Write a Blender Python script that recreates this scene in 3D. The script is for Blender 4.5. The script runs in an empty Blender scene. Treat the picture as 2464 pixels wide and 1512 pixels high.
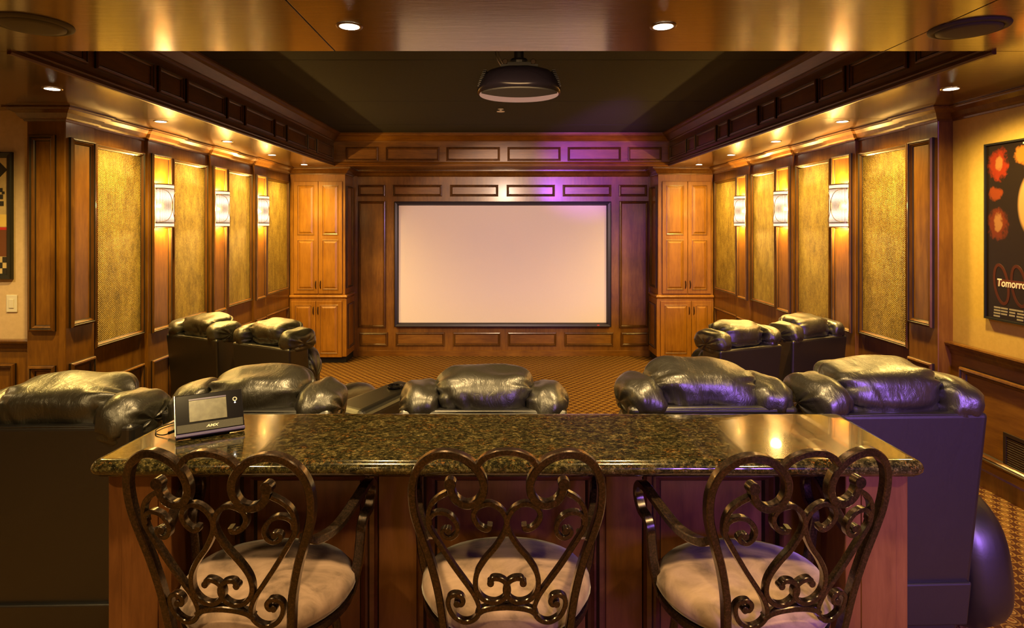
import bpy, bmesh, math, random
from mathutils import Vector, Matrix, noise
random.seed(7)
S = bpy.context.scene
COL = S.collection
PI = math.pi
R = math.radians

# ------------------------------------------------------------------ camera, world, exposure
F = 1500.0                      # focal length in pixels of the 2464 wide frame
VX, VY, EYE = 1207.0, 539.0, 2.10
cam_d = bpy.data.cameras.new('camera')
cam = bpy.data.objects.new('camera', cam_d); COL.objects.link(cam)
cam.location = (0, 0, EYE); cam.rotation_euler = (R(90), 0, 0)
cam_d.sensor_fit = 'HORIZONTAL'; cam_d.sensor_width = 36.0
cam_d.lens = F/2464*36
cam_d.shift_x = (1232-VX)/2464
cam_d.shift_y = -(756-VY)/2464
cam_d.clip_start = 0.05
S.camera = cam

w = bpy.data.worlds.new('world'); S.world = w; w.use_nodes = True
w.node_tree.nodes['Background'].inputs[0].default_value = (1.0, .72, .35, 1)
w.node_tree.nodes['Background'].inputs[1].default_value = 0.05
S.view_settings.view_transform = 'Standard'
try: S.view_settings.look = 'None'
except Exception: pass
S.view_settings.gamma = 1.0
S.view_settings.use_curve_mapping = False
S.view_settings.exposure = 1.4
S.cycles.use_denoising = True
S.cycles.max_bounces = 8
S.cycles.diffuse_bounces = 4
S.cycles.glossy_bounces = 4
S.cycles.sample_clamp_indirect = 6.0
S.cycles.caustics_reflective = False
S.cycles.caustics_refractive = False

def light(name, kind, loc, power, color, aim=None, size=.1, size_y=None, spot=None, blend=1.0, soft=.04):
    d = bpy.data.lights.new(name, kind); d.energy = power; d.color = color
    if kind == 'AREA':
        d.shape = 'RECTANGLE' if size_y else 'SQUARE'; d.size = size
        if size_y: d.size_y = size_y
    elif kind in ('SPOT', 'POINT'):
        d.shadow_soft_size = soft
        if kind == 'SPOT':
            d.spot_size = R(spot); d.spot_blend = blend
    o = bpy.data.objects.new(name, d); COL.objects.link(o); o.location = loc
    if aim is not None:
        o.rotation_euler = (Vector(aim)-Vector(loc)).to_track_quat('-Z', 'Y').to_euler()
    return o

P_DOWN, P_BAR, P_REAR, P_SCONCE, P_VIOLET, P_WALL, P_SCREEN = 82, 44, 74, 9, 10.5, 165, 210
WARM = (1.0, .64, .15)
ROW_X, ROW_Y = 2.79, [3.87+1.235*k for k in range(5)]
SOF = 2.94
for sx in (-1, 1):
    for k, y in enumerate(ROW_Y):
        light('soffit_lamp', 'SPOT', (sx*ROW_X, y, SOF-.02), P_DOWN, WARM, (sx*ROW_X, y, 0), spot=156, soft=.05)
for x, y, p in ((-.646, 2.647, P_BAR), (.686, 2.647, P_BAR)):
    light('bar_lamp', 'SPOT', (x, y, SOF-.02), p, (1, .66, .26), (x, y, 0), spot=150, soft=.04)
for x, y, p in ((-.646, 1.41, P_REAR*.8), (.686, 1.41, P_REAR*.8), (-1.7, .3, P_REAR), (1.7, .3, P_REAR), (-4.3, 3.3, P_REAR*1.1), (-1.2, -1.4, P_REAR), (1.6, -1.4, P_REAR)):
    light('unseen_lamp', 'SPOT', (x, y, SOF-.02), p, (1, .68, .27), (x, y, 0), spot=150, soft=.06)  # unseen ceiling lamps; far-left one added to brighten cream wall, rearmost as fill
# unseen violet fill added behind the camera; added spots tint the screen wall
light('violet_fill', 'AREA', (2.3, -1.9, 2.2), P_VIOLET, (.40, .18, 1.0), (2.0, 2.6, .9), size=1.1, size_y=.8).data.spread = R(58)
light('violet_fill_spot', 'SPOT', (1.2, 3.6, 2.80), 420, (.55, .10, 1.0), (1.35, 9.9, 3.12), spot=20, blend=.9, soft=.05)
light('violet_fill_spot', 'SPOT', (1.2, 3.6, 2.80), 130, (.50, .12, 1.0), (2.08, 9.9, 1.95), spot=9, blend=1.0, soft=.05)
# added fill spot without a fixture, brightening the screen wall
light('screen_wall_fill', 'SPOT', (0.0, 2.95, 2.86), P_WALL, (1, .60, .25), (0, 9.9, 1.5), spot=70, blend=.6, soft=.40)
light('screen_fill', 'SPOT', (.1, 4.12, 2.84), P_SCREEN, (1.0, .70, .52), (0.02, 9.82, 1.46), spot=40, blend=.35, soft=.05)  # added at the lens to brighten the screen; the projector is off

# ------------------------------------------------------------------ materials
def mat(name):
    m = bpy.data.materials.new(name); m.use_nodes = True
    nt = m.node_tree; b = nt.nodes['Principled BSDF']
    return m, nt, b
def setp(b, **k):
    names = dict(rough='Roughness', metal='Metallic', coat='Coat Weight', coat_rough='Coat Roughness',
                 spec='Specular IOR Level', sheen='Sheen Weight', sheen_rough='Sheen Roughness', trans='Transmission Weight', ior='IOR')
    for a, v in k.items(): b.inputs[names[a]].default_value = v
def N(nt, t, **k):
    n = nt.nodes.new(t)
    for a, v in k.items(): setattr(n, a, v)
    return n
def coords(nt, scale=(1, 1, 1), rot=(0, 0, 0)):
    tc = N(nt, 'ShaderNodeTexCoord'); mp = N(nt, 'ShaderNodeMapping')
    nt.links.new(tc.outputs['Object'], mp.inputs['Vector'])
    mp.inputs['Scale'].default_value = scale; mp.inputs['Rotation'].default_value = rot
    return mp.outputs['Vector']
def ntex(nt, vec, scale, detail=4, rough=.55, dist=0.0):
    n = N(nt, 'ShaderNodeTexNoise'); n.inputs['Scale'].default_value = scale
    n.inputs['Detail'].default_value = detail; n.inputs['Roughness'].default_value = rough
    n.inputs['Distortion'].default_value = dist
    nt.links.new(vec, n.inputs['Vector']); return n.outputs['Fac']
def ramp(nt, fac, stops):
    r = N(nt, 'ShaderNodeValToRGB'); e = r.color_ramp.elements
    while len(e) < len(stops): e.new(.5)
    for i, (p, c) in enumerate(stops):
        e[i].position = p; e[i].color = (*c, 1) if len(c) == 3 else c
    nt.links.new(fac, r.inputs['Fac']); return r.outputs['Color']
def mixc(nt, a, b, fac, mode='MIX'):
    m = N(nt, 'ShaderNodeMix', data_type='RGBA', blend_type=mode)
    for s, v in ((m.inputs[0], fac), (m.inputs[6], a), (m.inputs[7], b)):
        if hasattr(v, 'is_linked') or isinstance(v, bpy.types.NodeSocket): nt.links.new(v, s)
        elif isinstance(v, tuple): s.default_value = (*v, 1)
        else: s.default_value = v
    return m.outputs[2]
def math_(nt, op, a, b=None, c=None):
    m = N(nt, 'ShaderNodeMath', operation=op)
    for i, v in enumerate((a, b, c)):
        if v is None: continue
        if isinstance(v, bpy.types.NodeSocket): nt.links.new(v, m.inputs[i])
        else: m.inputs[i].default_value = v
    return m.outputs[0]
def bump(nt, b, h, strength=.2, dist=.01):
    n = N(nt, 'ShaderNodeBump'); n.inputs['Strength'].default_value = strength
    n.inputs['Distance'].default_value = dist
    nt.links.new(h, n.inputs['Height']); nt.links.new(n.outputs['Normal'], b.inputs['Normal'])
    return n

def wood(name, dark, mid, light_, axis='Z', rough=.38, coat=.35, coat_rough=.18, bumps=.12):
    m, nt, b = mat(name)
    st = {'X': (1.6, 12, 12), 'Y': (12, 1.6, 12), 'Z': (12, 12, 1.6)}[axis]
    v = coords(nt, st); v2 = coords(nt, tuple(q*.35 for q in st)); v3 = coords(nt)
    g = ntex(nt, v, 3.0, 8, .65, .6); g2 = ntex(nt, v2, 1.6, 4, .6, 1.4); blot = ntex(nt, v3, 2.2, 3)
    f = math_(nt, 'ADD', math_(nt, 'MULTIPLY', g, .36), math_(nt, 'MULTIPLY', g2, .28))
    f = math_(nt, 'ADD', f, math_(nt, 'MULTIPLY', blot, .36))
    c = ramp(nt, f, [(.34, dark), (.5, mid), (.66, light_)])
    nt.links.new(c, b.inputs['Base Color'])
    setp(b, rough=rough, coat=coat, coat_rough=coat_rough)
    bump(nt, b, g, bumps, .003)
    return m
W_D, W_M, W_L = (.085, .030, .003), (.185, .076, .007), (.28, .130, .014)
M_wood = wood('stained_maple', W_D, W_M, W_L, 'Z')
M_woodX = wood('stained_maple_across', W_D, W_M, W_L, 'X')
M_woodY = wood('stained_maple_along', W_D, W_M, W_L, 'Y')
M_mould = wood('glazed_moulding', (.05, .018, .003), (.12, .048, .007), (.21, .095, .014), 'Z', .3, .5, .14, .08)
M_glaze = wood('dark_glaze_groove', (.008, .004, .003), (.016, .008, .004), (.03, .014, .006), 'Z', .5, .2)
M_tray = wood('dark_walnut_stain', (.045, .017, .004), (.10, .040, .008), (.155, .066, .014), 'Y', .4, .35, .25)
M_cab = wood('honey_maple', (.17, .065, .006), (.30, .130, .011), (.42, .19, .020), 'Z', .36, .35, .2)
M_bar = wood('red_brown_maple', (.085, .028, .009), (.17, .062, .018), (.24, .095, .030), 'Z', .36, .5, .2)
M_sof = wood('varnished_soffit_panel', (.036, .015, .002), (.088, .040, .005), (.155, .078, .011), 'X', .22, 1.0, .12, .9)

def plain(name, col, rough=.5, metal=0, **k):
    m, nt, b = mat(name); b.inputs['Base Color'].default_value = (*col, 1)
    setp(b, rough=rough, metal=metal, **k); return m
def noisy(name, c1, c2, scale, rough=.5, metal=0, bs=.1, bd=.003, **k):
    m, nt, b = mat(name); f = ntex(nt, coords(nt), scale, 5)
    nt.links.new(ramp(nt, f, [(.35, c1), (.65, c2)]), b.inputs['Base Color'])
    setp(b, rough=rough, metal=metal, **k); bump(nt, b, f, bs, bd); return m
def emit(name, col, strength):
    m, nt, b = mat(name); b.inputs['Base Color'].default_value = (*col, 1)
    b.inputs['Emission Color'].default_value = (*col, 1); b.inputs['Emission Strength'].default_value = strength
    return m
M_paintR = noisy('ochre_wall_paint', (.60, .40, .10), (.66, .45, .12), 30, .7)
M_paintL = noisy('cream_wall_paint', (.62, .46, .29), (.68, .51, .33), 30, .7)
M_dark = noisy('dark_olive_ceiling_cloth', (.009, .010, .004), (.013, .014, .006), 60, .95, bs=.3)
M_black = plain('black_plastic', (.003, .003, .004), .45, spec=.2)
M_gloss = plain('gloss_black_plastic', (.005, .004, .007), .22, spec=.12)
M_matte = plain('matte_black', (.006, .006, .007), .7)
M_trimr = plain('bronze_trim', (.20, .12, .05), .35, .8)
M_lamp = emit('lamp_glass', (1, .86, .6), 14)
M_white = plain('white_switch_plastic', (.75, .72, .66), .4)
M_handle = plain('dark_bronze_pull', (.03, .018, .012), .35, .7)
M_chrome = plain('nickel_band', (.55, .5, .45), .28, 1)
M_grey = plain('grey_speaker_grille', (.10, .09, .065), .7)
M_speakR = plain('dark_speaker_grille', (.045, .038, .05), .65)

# screen fabric
m, nt, b = mat('screen_fabric'); M_screen = m
f = ntex(nt, coords(nt), 180, 3)
nt.links.new(ramp(nt, f, [(.3, (.80, .74, .70)), (.7, (.84, .78, .74))]), b.inputs['Base Color']); setp(b, rough=.9); bump(nt, b, f, .05, .001)
# grass-cloth
m, nt, b = mat('woven_gold_grasscloth'); M_fab = m
v = coords(nt); sx_ = N(nt, 'ShaderNodeSeparateXYZ'); nt.links.new(v, sx_.inputs[0])
h1 = math_(nt, 'SINE', math_(nt, 'MULTIPLY', sx_.outputs['Y'], 2*PI/.020))
h2 = math_(nt, 'SINE', math_(nt, 'MULTIPLY', sx_.outputs['Z'], 2*PI/.016))
wv = math_(nt, 'MULTIPLY', h1, h2)
blo = ntex(nt, coords(nt, (9, 9, 4.0)), 1.2, 6, .72)
fine = ntex(nt, coords(nt), 60, 4, .7)
ff = math_(nt, 'ADD', math_(nt, 'MULTIPLY', blo, .62), math_(nt, 'MULTIPLY', fine, .38))
c = ramp(nt, ff, [(.37, (.13, .078, .008)), (.5, (.31, .20, .028)), (.63, (.50, .35, .065))])
c = mixc(nt, c, (.13, .075, .015), math_(nt, 'MULTIPLY', math_(nt, 'GREATER_THAN', math_(nt, 'MULTIPLY', wv, -1.0), .35), .55))
nt.links.new(c, b.inputs['Base Color']); setp(b, rough=.55, spec=.5); bump(nt, b, wv, .8, .006)
# carpet: staggered lozenges
m, nt, b = mat('patterned_carpet'); M_carpet = m
v = coords(nt); sp = N(nt, 'ShaderNodeSeparateXYZ'); nt.links.new(v, sp.inputs[0])
U = math_(nt, 'MULTIPLY', sp.outputs['X'], PI/.100); V_ = math_(nt, 'MULTIPLY', sp.outputs['Y'], PI/.128)
cu, cv = math_(nt, 'COSINE', U), math_(nt, 'COSINE', V_)
su, sv = math_(nt, 'SINE', U), math_(nt, 'SINE', V_)
lat = math_(nt, 'MAXIMUM', math_(nt, 'ABSOLUTE', math_(nt, 'MULTIPLY', cu, cv)), math_(nt, 'ABSOLUTE', math_(nt, 'MULTIPLY', su, sv)))
nz = ntex(nt, coords(nt), 70, 3)
lat2 = math_(nt, 'ADD', lat, math_(nt, 'MULTIPLY', math_(nt, 'SUBTRACT', nz, .5), .25))
c = ramp(nt, lat2, [(.50, (.05, .018, .008)), (.58, (.32, .20, .045)), (.70, (.15, .06, .012)), (.80, (.045, .018, .007)), (.90, (.46, .31, .08)), (.98, (.20, .08, .02))])
c = mixc(nt, c, (.10, .035, .012), math_(nt, 'MULTIPLY', ntex(nt, coords(nt), 220, 2), .45))
nt.links.new(c, b.inputs['Base Color']); setp(b, rough=.95, spec=.1); bump(nt, b, nz, .6, .006)
# granite
m, nt, b = mat('polished_dark_granite'); M_gran = m
v = coords(nt, (1, 1.25, 1)); n1 = math_(nt, 'ADD', math_(nt, 'MULTIPLY', ntex(nt, v, 95, 7, .75, .2), .7), math_(nt, 'MULTIPLY', ntex(nt, v, 44, 3), .3)); n2 = ntex(nt, v, 22, 5, .65, .4); n3 = ntex(nt, v, 110, 6, .7)
c1 = ramp(nt, n1, [(.40, (.003, .003, .002)), (.485, (.018, .016, .007)), (.55, (.060, .048, .017)), (.63, (.20, .155, .065))])
c2 = ramp(nt, n3, [(.52, (0, 0, 0)), (.66, (.38, .15, .03))])
c = mixc(nt, c1, c2, ramp(nt, n2, [(.5, (0, 0, 0)), (.68, (.75, .75, .75))]), 'MIX')
vo = N(nt, 'ShaderNodeTexVoronoi'); vo.inputs['Scale'].default_value = 120; nt.links.new(v, vo.inputs['Vector'])
c = mixc(nt, c, (.22, .17, .09), math_(nt, 'MULTIPLY', math_(nt, 'LESS_THAN', vo.outputs['Distance'], .16), .4))
nt.links.new(c, b.inputs['Base Color']); setp(b, rough=.15, coat=.9, coat_rough=.035, spec=.4)
# leather
def leather(name, c1, c2, rough, bs=.35):
    m, nt, b = mat(name); v = coords(nt)
    f = ntex(nt, v, 5, 4, .6, .8); fn = ntex(nt, v, 260, 2)
    w1 = ntex(nt, coords(nt, (2.2, 1, 1)), 7, 3, .5, 1.2)
    nt.links.new(ramp(nt, f, [(.3, c1), (.7, c2)]), b.inputs['Base Color'])
    setp(b, rough=rough, spec=1.0, coat=.6, coat_rough=.40)
    w2 = ntex(nt, coords(nt, (1.6, 1, .8)), 16, 3, .55, 1.5)
    rd = math_(nt, 'MULTIPLY', math_(nt, 'MINIMUM', math_(nt, 'ABSOLUTE', math_(nt, 'SUBTRACT', w2, .5)), .07), 1.3)
    h = math_(nt, 'ADD', math_(nt, 'ADD', w1, rd), math_(nt, 'MULTIPLY', fn, .03))
    bump(nt, b, h, bs, .02); return m
M_lea = leather('soft_black_leather', (.015, .013, .009), (.026, .023, .015), .37, .28)
M_leab = leather('flat_black_leather', (.004, .0035, .004), (.006, .005, .006), .42, .05)
# suede
m, nt, b = mat('brushed_suede'); M_suede = m
v = coords(nt); f = ntex(nt, coords(nt, (1, 1.6, 1)), 6.0, 5, .6, 1.6); f2 = ntex(nt, v, 150, 3)
nt.links.new(ramp(nt, f, [(.34, (.15, .095, .070)), (.48, (.28, .182, .135)), (.7, (.40, .265, .205))]), b.inputs['Base Color'])
setp(b, rough=.85, sheen=.35, sheen_rough=.4); bump(nt, b, f2, .15, .002)
# bronze iron
m, nt, b = mat('hammered_bronze_iron'); M_iron = m
v = coords(nt); f = ntex(nt, v, 150, 5, .7); f2 = ntex(nt, v, 14, 3)
nt.links.new(ramp(nt, math_(nt, 'ADD', math_(nt, 'MULTIPLY', f, .8), math_(nt, 'MULTIPLY', f2, .2)), [(.42, (.022, .014, .010)), (.55, (.060, .034, .022)), (.66, (.13, .066, .034))]), b.inputs['Base Color'])
setp(b, rough=.28, metal=.75, spec=.6, coat=1.0, coat_rough=.16); bump(nt, b, f, .12, .002)
# sconce glass: lit ribbed glass, hotter where the two bulbs sit
m, nt, b = mat('lit_ribbed_glass'); M_scon = m
tc = N(nt, 'ShaderNodeTexCoord'); sp = N(nt, 'ShaderNodeSeparateXYZ'); nt.links.new(tc.outputs['Object'], sp.inputs[0])
def hot(z0):
    d = math_(nt, 'ABSOLUTE', math_(nt, 'SUBTRACT', sp.outputs['Z'], z0))
    d = math_(nt, 'DIVIDE', d, .046); return math_(nt, 'POWER', 2.718, math_(nt, 'MULTIPLY', math_(nt, 'MULTIPLY', d, d), -1))
rib = math_(nt, 'ADD', math_(nt, 'MULTIPLY', math_(nt, 'SINE', math_(nt, 'MULTIPLY', sp.outputs['Y'], 2*PI/.012)), .22), .78)
fz = ntex(nt, coords(nt), 90, 3)
st = math_(nt, 'ADD', math_(nt, 'MULTIPLY', math_(nt, 'ADD', hot(.085), hot(-.085)), .60), .20)
st = math_(nt, 'MULTIPLY', math_(nt, 'MULTIPLY', st, rib), math_(nt, 'ADD', fz, .5))
b.inputs['Base Color'].default_value = (.05, .045, .04, 1); b.inputs['Emission Color'].default_value = (1, .80, .60, 1)
nt.links.new(st, b.inputs['Emission Strength']); setp(b, rough=.35, spec=.2)
tr_ = N(nt, 'ShaderNodeBsdfTransparent'); tr_.inputs[0].default_value = (1, .9, .75, 1); ms = N(nt, 'ShaderNodeMixShader'); ms.inputs[0].default_value = .16
nt.links.new(b.outputs[0], ms.inputs[1]); nt.links.new(tr_.outputs[0], ms.inputs[2]); nt.links.new(ms.outputs[0], nt.nodes['Material Output'].inputs['Surface'])
M_backp = plain('dark_back_plate', (.035, .022, .010), .5)
M_sconend = emit('frosted_glass_band', (1, .80, .66), .28)

# ------------------------------------------------------------------ mesh helpers
def link(name, me, parent=None, m=None):
    o = bpy.data.objects.new(name, me); COL.objects.link(o)
    if m is not None:
        for mm in (m if isinstance(m, (list, tuple)) else [m]): me.materials.append(mm)
    if parent is not None: o.parent = parent
    return o
def obj(name, bm, m, parent=None, smooth=False, bevel=0, seg=2, angle=40, sharp=0):
    me = bpy.data.meshes.new(name); 
    bmesh.ops.recalc_face_normals(bm, faces=bm.faces)
    bm.to_mesh(me); bm.free()
    o = link(name, me, parent, m)
    if smooth:
        for p in me.polygons: p.use_smooth = True
        if sharp: me.set_sharp_from_angle(angle=R(sharp))
    if bevel:
        bv = o.modifiers.new('bevel', 'BEVEL'); bv.width = bevel; bv.segments = seg; bv.limit_method = 'ANGLE'; bv.angle_limit = R(angle)
    return o
def box(bm, x0, x1, y0, y1, z0, z1, M=None):
    vs = [bm.verts.new(p) for p in ((x0,y0,z0),(x1,y0,z0),(x1,y1,z0),(x0,y1,z0),(x0,y0,z1),(x1,y0,z1),(x1,y1,z1),(x0,y1,z1))]
    for f in ((0,3,2,1),(4,5,6,7),(0,1,5,4),(1,2,6,5),(2,3,7,6),(3,0,4,7)): bm.faces.new([vs[i] for i in f])
    if M is not None:
        for v in vs: v.co = M @ v.co
    return vs
def hexa(bm, bot, top):
    vs = [bm.verts.new(p) for p in list(bot)+list(top)]
    for f in ((0,3,2,1),(4,5,6,7),(0,1,5,4),(1,2,6,5),(2,3,7,6),(3,0,4,7)): bm.faces.new([vs[i] for i in f])
    return vs
def lathe(bm, prof, n=24, M=Matrix(), cap0=True, cap1=True):
    rings = []
    for r, z in prof:
        rings.append([bm.verts.new(M @ Vector((r*math.cos(2*PI*i/n), r*math.sin(2*PI*i/n), z))) for i in range(n)])
    for a, c in zip(rings, rings[1:]):
        for i in range(n):
            j = (i+1) % n; bm.faces.new((a[i], a[j], c[j], c[i]))
    if cap0: bm.faces.new(rings[0][::-1])
    if cap1: bm.faces.new(rings[-1])
def mk(name, fn, m, parent=None, **k):
    bm = bmesh.new(); fn(bm); return obj(name, bm, m, parent, **k)
def bx(name, a, m, parent=None, **k):
    return mk(name, lambda bm: box(bm, *a), m, parent, **k)
def empty(name, loc=(0,0,0), rz=0):
    o = bpy.data.objects.new(name, None); COL.objects.link(o); o.location = loc; o.rotation_euler = (0,0,rz); o.empty_display_size = .1
    return o
def tag(o, label=None, cat=None, group=None, kind=None):
    if label: o['label'] = label
    if cat: o['category'] = cat
    if group: o['group'] = group
    if kind: o['kind'] = kind
    return o
def catmull(pts, n=6, closed=False):
    P = [Vector(p) for p in pts]; out = []
    for i in range(len(P)-1):
        p0 = P[i-1] if i > 0 else P[i]*2-P[i+1]; p1, p2 = P[i], P[i+1]
        p3 = P[i+2] if i+2 < len(P) else P[i+1]*2-P[i]
        for k in range(n):
            t = k/n
            out.append(.5*((2*p1)+(-p0+p2)*t+(2*p0-5*p1+4*p2-p3)*t*t+(-p0+3*p1-3*p2+p3)*t**3))
    out.append(P[-1]); return out
def sweep(bm, pts, wd, dp, ref=None, round_=.3, taper=None):
    """rounded rectangular bar along pts; ref = direction kept as the depth axis; circular when ref is None"""
    n = len(pts); rings = []
    if ref is None:
        T0 = (pts[1]-pts[0]).normalized(); up = Vector((0,0,1)) if abs(T0.z) < .9 else Vector((1,0,0)); nn = T0.cross(up).normalized()
    for i, p in enumerate(pts):
        T = (pts[min(i+1, n-1)]-pts[max(i-1, 0)]).normalized()
        if ref is None:
            nn = (nn - T*nn.dot(T)).normalized(); D = T.cross(nn)
            prof = [(math.cos(a)*wd/2, math.sin(a)*wd/2) for a in (2*PI*k/8 for k in range(8))]
        else:
            rf = Vector(ref); nn = T.cross(rf).normalized(); D = nn.cross(T).normalized()
            a, c_, r = wd/2, dp/2, min(wd, dp)*round_
            prof = [(a-r, -c_), (a, -c_+r), (a, c_-r), (a-r, c_), (-a+r, c_), (-a, c_-r), (-a, -c_+r), (-a+r, -c_)]
        k = taper(i/(n-1)) if taper else 1
        rings.append([bm.verts.new(p+nn*u*k+D*v*k) for u, v in prof])
    for a, c_ in zip(rings, rings[1:]):
        for i in range(8):
            j = (i+1) % 8; bm.faces.new((a[i], a[j], c_[j], c_[i]))
    bm.faces.new(rings[0][::-1]); bm.faces.new(rings[-1])
def sweep2d(bm, path, prof, closed=False):
    """moulding: path in plan (x,y), prof = [(out, z)], out to the right of travel"""
    n = len(path); P = [Vector((p[0], p[1])) for p in path]; rings = []
    for i in range(n):
        if closed: a, c = P[i-1], P[(i+1) % n]
        else: a, c = P[max(i-1, 0)], P[min(i+1, n-1)]
        t1 = (P[i]-a).normalized() if (P[i]-a).length > 1e-6 else (c-P[i]).normalized()
        t2 = (c-P[i]).normalized() if (c-P[i]).length > 1e-6 else t1
        n1, n2 = Vector((t1.y, -t1.x)), Vector((t2.y, -t2.x))
        mv = (n1+n2); mv = mv/(1+n1.dot(n2)) if (1+n1.dot(n2)) > .1 else n1
        rings.append([bm.verts.new((P[i].x+mv.x*o, P[i].y+mv.y*o, z)) for o, z in prof])
    m_ = len(prof)
    for k in range(n if closed else n-1):
        a, c = rings[k], rings[(k+1) % n]
        for i in range(m_):
            j = (i+1) % m_; bm.faces.new((a[i], a[j], c[j], c[i]))
    if not closed:
        bm.faces.new(rings[0][::-1]); bm.faces.new(rings[-1])

class Plane:
    def __init__(s, O, u, n): s.O, s.u, s.n = Vector(O), Vector(u), Vector(n)
    def __call__(s, a, z, d): return s.O+s.u*a+Vector((0,0,z))+s.n*d
PROF = [(0, 0), (0, .013), (.006, .022), (.016, .024), (.022, .017), (.027, .019), (.034, .012), (.040, .008), (.046, 0)]
GLZ = (4, 5, 7)
def ring(pl, a0, a1, z0, z1, base=0.0, sc=1.0, sh=None, name='panel_moulding', parent=None, mats=None):
    sh = sc*1.35 if sh is None else sh
    bm = bmesh.new(); sh = sc if sh is None else sh
    rg = []
    for d, t in PROF:
        d *= sc; t *= sh
        rg.append([bm.verts.new(pl(a, z, base+t)) for a, z in ((a0+d, z0+d), (a1-d, z0+d), (a1-d, z1-d), (a0+d, z1-d))])
    for k, (r0, r1) in enumerate(zip(rg, rg[1:])):
        for i in range(4):
            j = (i+1) % 4; f = bm.faces.new((r0[i], r0[j], r1[j], r1[i])); f.material_index = 1 if k in (0, 3, 7) else 0
    return obj(name, bm, mats or [M_mould, M_glaze], parent)
def panel(pl, a0, a1, z0, z1, m, parent, base=0.0, sc=1.0, sh=None, name='wood_panel', raised=.003, field=False, mats=None):
    ring(pl, a0, a1, z0, z1, base, sc, sh, parent=parent, mats=mats)
    i = .045*sc; bm = bmesh.new()
    A0, A1, Z0, Z1 = a0+i, a1-i, z0+i, z1-i
    if field:     # raised field with sloped shoulders
        e = .035*sc
        o_ = [pl(a, z, base+.002) for a, z in ((A0, Z0), (A1, Z0), (A1, Z1), (A0, Z1))]
        n_ = [pl(a, z, base+.014*sc) for a, z in ((A0+e, Z0+e), (A1-e, Z0+e), (A1-e, Z1-e), (A0+e, Z1-e))]
        vo, vn = [bm.verts.new(p) for p in o_], [bm.verts.new(p) for p in n_]
        for k in range(4):
            j = (k+1) % 4; bm.faces.new((vo[k], vo[j], vn[j], vn[k]))
        bm.faces.new(vn)
    else:
        lo = [bm.verts.new(pl(a, z, base-.004)) for a, z in ((A0, Z0), (A1, Z0), (A1, Z1), (A0, Z1))]
        hi = [bm.verts.new(pl(a, z, base+raised)) for a, z in ((A0, Z0), (A1, Z0), (A1, Z1), (A0, Z1))]
        for k in range(4):
            j = (k+1) % 4; bm.faces.new((lo[k], lo[j], hi[j], hi[k]))
        bm.faces.new(hi)
    return obj(name, bm, m, parent)

# ------------------------------------------------------------------ room shell
RIS = .31
YF, YC = 9.9, 9.4
XW, XP, XR = 3.20, 3.17, 3.28
YREAR = -2.6
XL = -5.2
def struct(o): o['kind'] = 'structure'; return o
struct(bx('floor', (-3.6, 3.6, 4.40, 10.0, -.1, 0), M_carpet))
riser = struct(bx('floor', (XL-.1, 3.5, YREAR-.1, 4.40, -.1, RIS), M_carpet))

# ceiling: tray cloth + soffit boards with open joints
struct(bx('ceiling', (-2.55, 2.55, 2.9, 9.1, 3.39, 3.48), M_dark))
for yy in (4.9, 6.55, 8.1):
    bx('cloth_seam', (-2.4, 2.4, yy, yy+.004, 3.388, 3.391), M_matte, bpy.data.objects['ceiling'])
sof = struct(bx('ceiling', (XL, 3.40, YREAR, 3.02, SOF+.02, 3.5), M_sof))
g = .003
for (a, c_) in ((XL, -3.45), (-3.45, -.81), (-.81, 1.86), (1.86, 3.40)):
    bx('ceiling_board', (a+g, c_-g, YREAR, 3.03, SOF, SOF+.018), M_sof, sof, bevel=.0015)
for sx in (-1, 1):
    XE = 3.4 if sx > 0 else 5.2
    a, c_ = sorted((sx*2.405, sx*XE))
    struct(bx('ceiling', (a, c_, 3.03, 9.9, SOF+.02, 3.5), M_tray)) if sx > 0 else struct(bx('ceiling', (a, c_, 3.03, 9.9, SOF+.02, 3.5), M_tray))
    par = bpy.data.objects['ceiling.00%d' % (2 if sx < 0 else 3)]
    for y0, y1 in ((3.03, 4.96), (4.96, 6.9), (6.9, 8.93)):
        bx('ceiling_board', (a, c_, y0+g, y1-g, SOF, SOF+.018), M_sof, par, bevel=.0015)
fs = struct(bx('ceiling', (-2.405, 2.405, 8.93, 9.9, SOF+.02, 3.5), M_woodX))
bx('ceiling_board', (-3.2, 3.2, 8.93+g, 9.9, SOF, SOF+.018), M_sof, fs)

# tray faces: fillets, panels and crown
pT = {-1: Plane((-2.405, 0, 0), (0, 1, 0), (1, 0, 0)), 1: Plane((2.405, 0, 0), (0, 1, 0), (-1, 0, 0))}
tray_panels = ((3.25, 3.60), (3.68, 4.29), (4.35, 4.69), (4.74, 5.39), (5.44, 5.76), (5.82, 6.53), (6.58, 6.90), (6.96, 7.66), (7.70, 8.03), (8.09, 8.86))
for sx in (-1, 1):
    par = bpy.data.objects['ceiling.00%d' % (2 if sx < 0 else 3)]
    for a0, a1 in tray_panels:
        panel(pT[sx], a0, a1, 3.02, 3.205, M_tray, par, sc=.72, mats=[M_tray, M_glaze])
pTF = Plane((0, 8.93, 0), (1, 0, 0), (0, -1, 0))
for p0, p1 in ((832, 910), (928, 1057), (1074, 1203), (1221, 1349), (1366, 1494), (1511, 1592)):
    panel(pTF, (p0-VX)/168, (p1-VX)/168, 3.0, 3.2, M_woodX, fs, sc=.72)
CROWN_T = [(0, 3.27), (.012, 3.27), (.016, 3.285), (.03, 3.29), (.05, 3.31), (.085, 3.345), (.11, 3.355), (.115, 3.37), (.135, 3.375), (.135, 3.39), (0, 3.39)]
def tray_trim(name, prof, m):
    loop = [(-2.405, 3.03), (-2.405, 8.93), (2.405, 8.93), (2.405, 3.03)]
    return struct(mk(name, lambda bm: sweep2d(bm, loop, prof), m))
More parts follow.
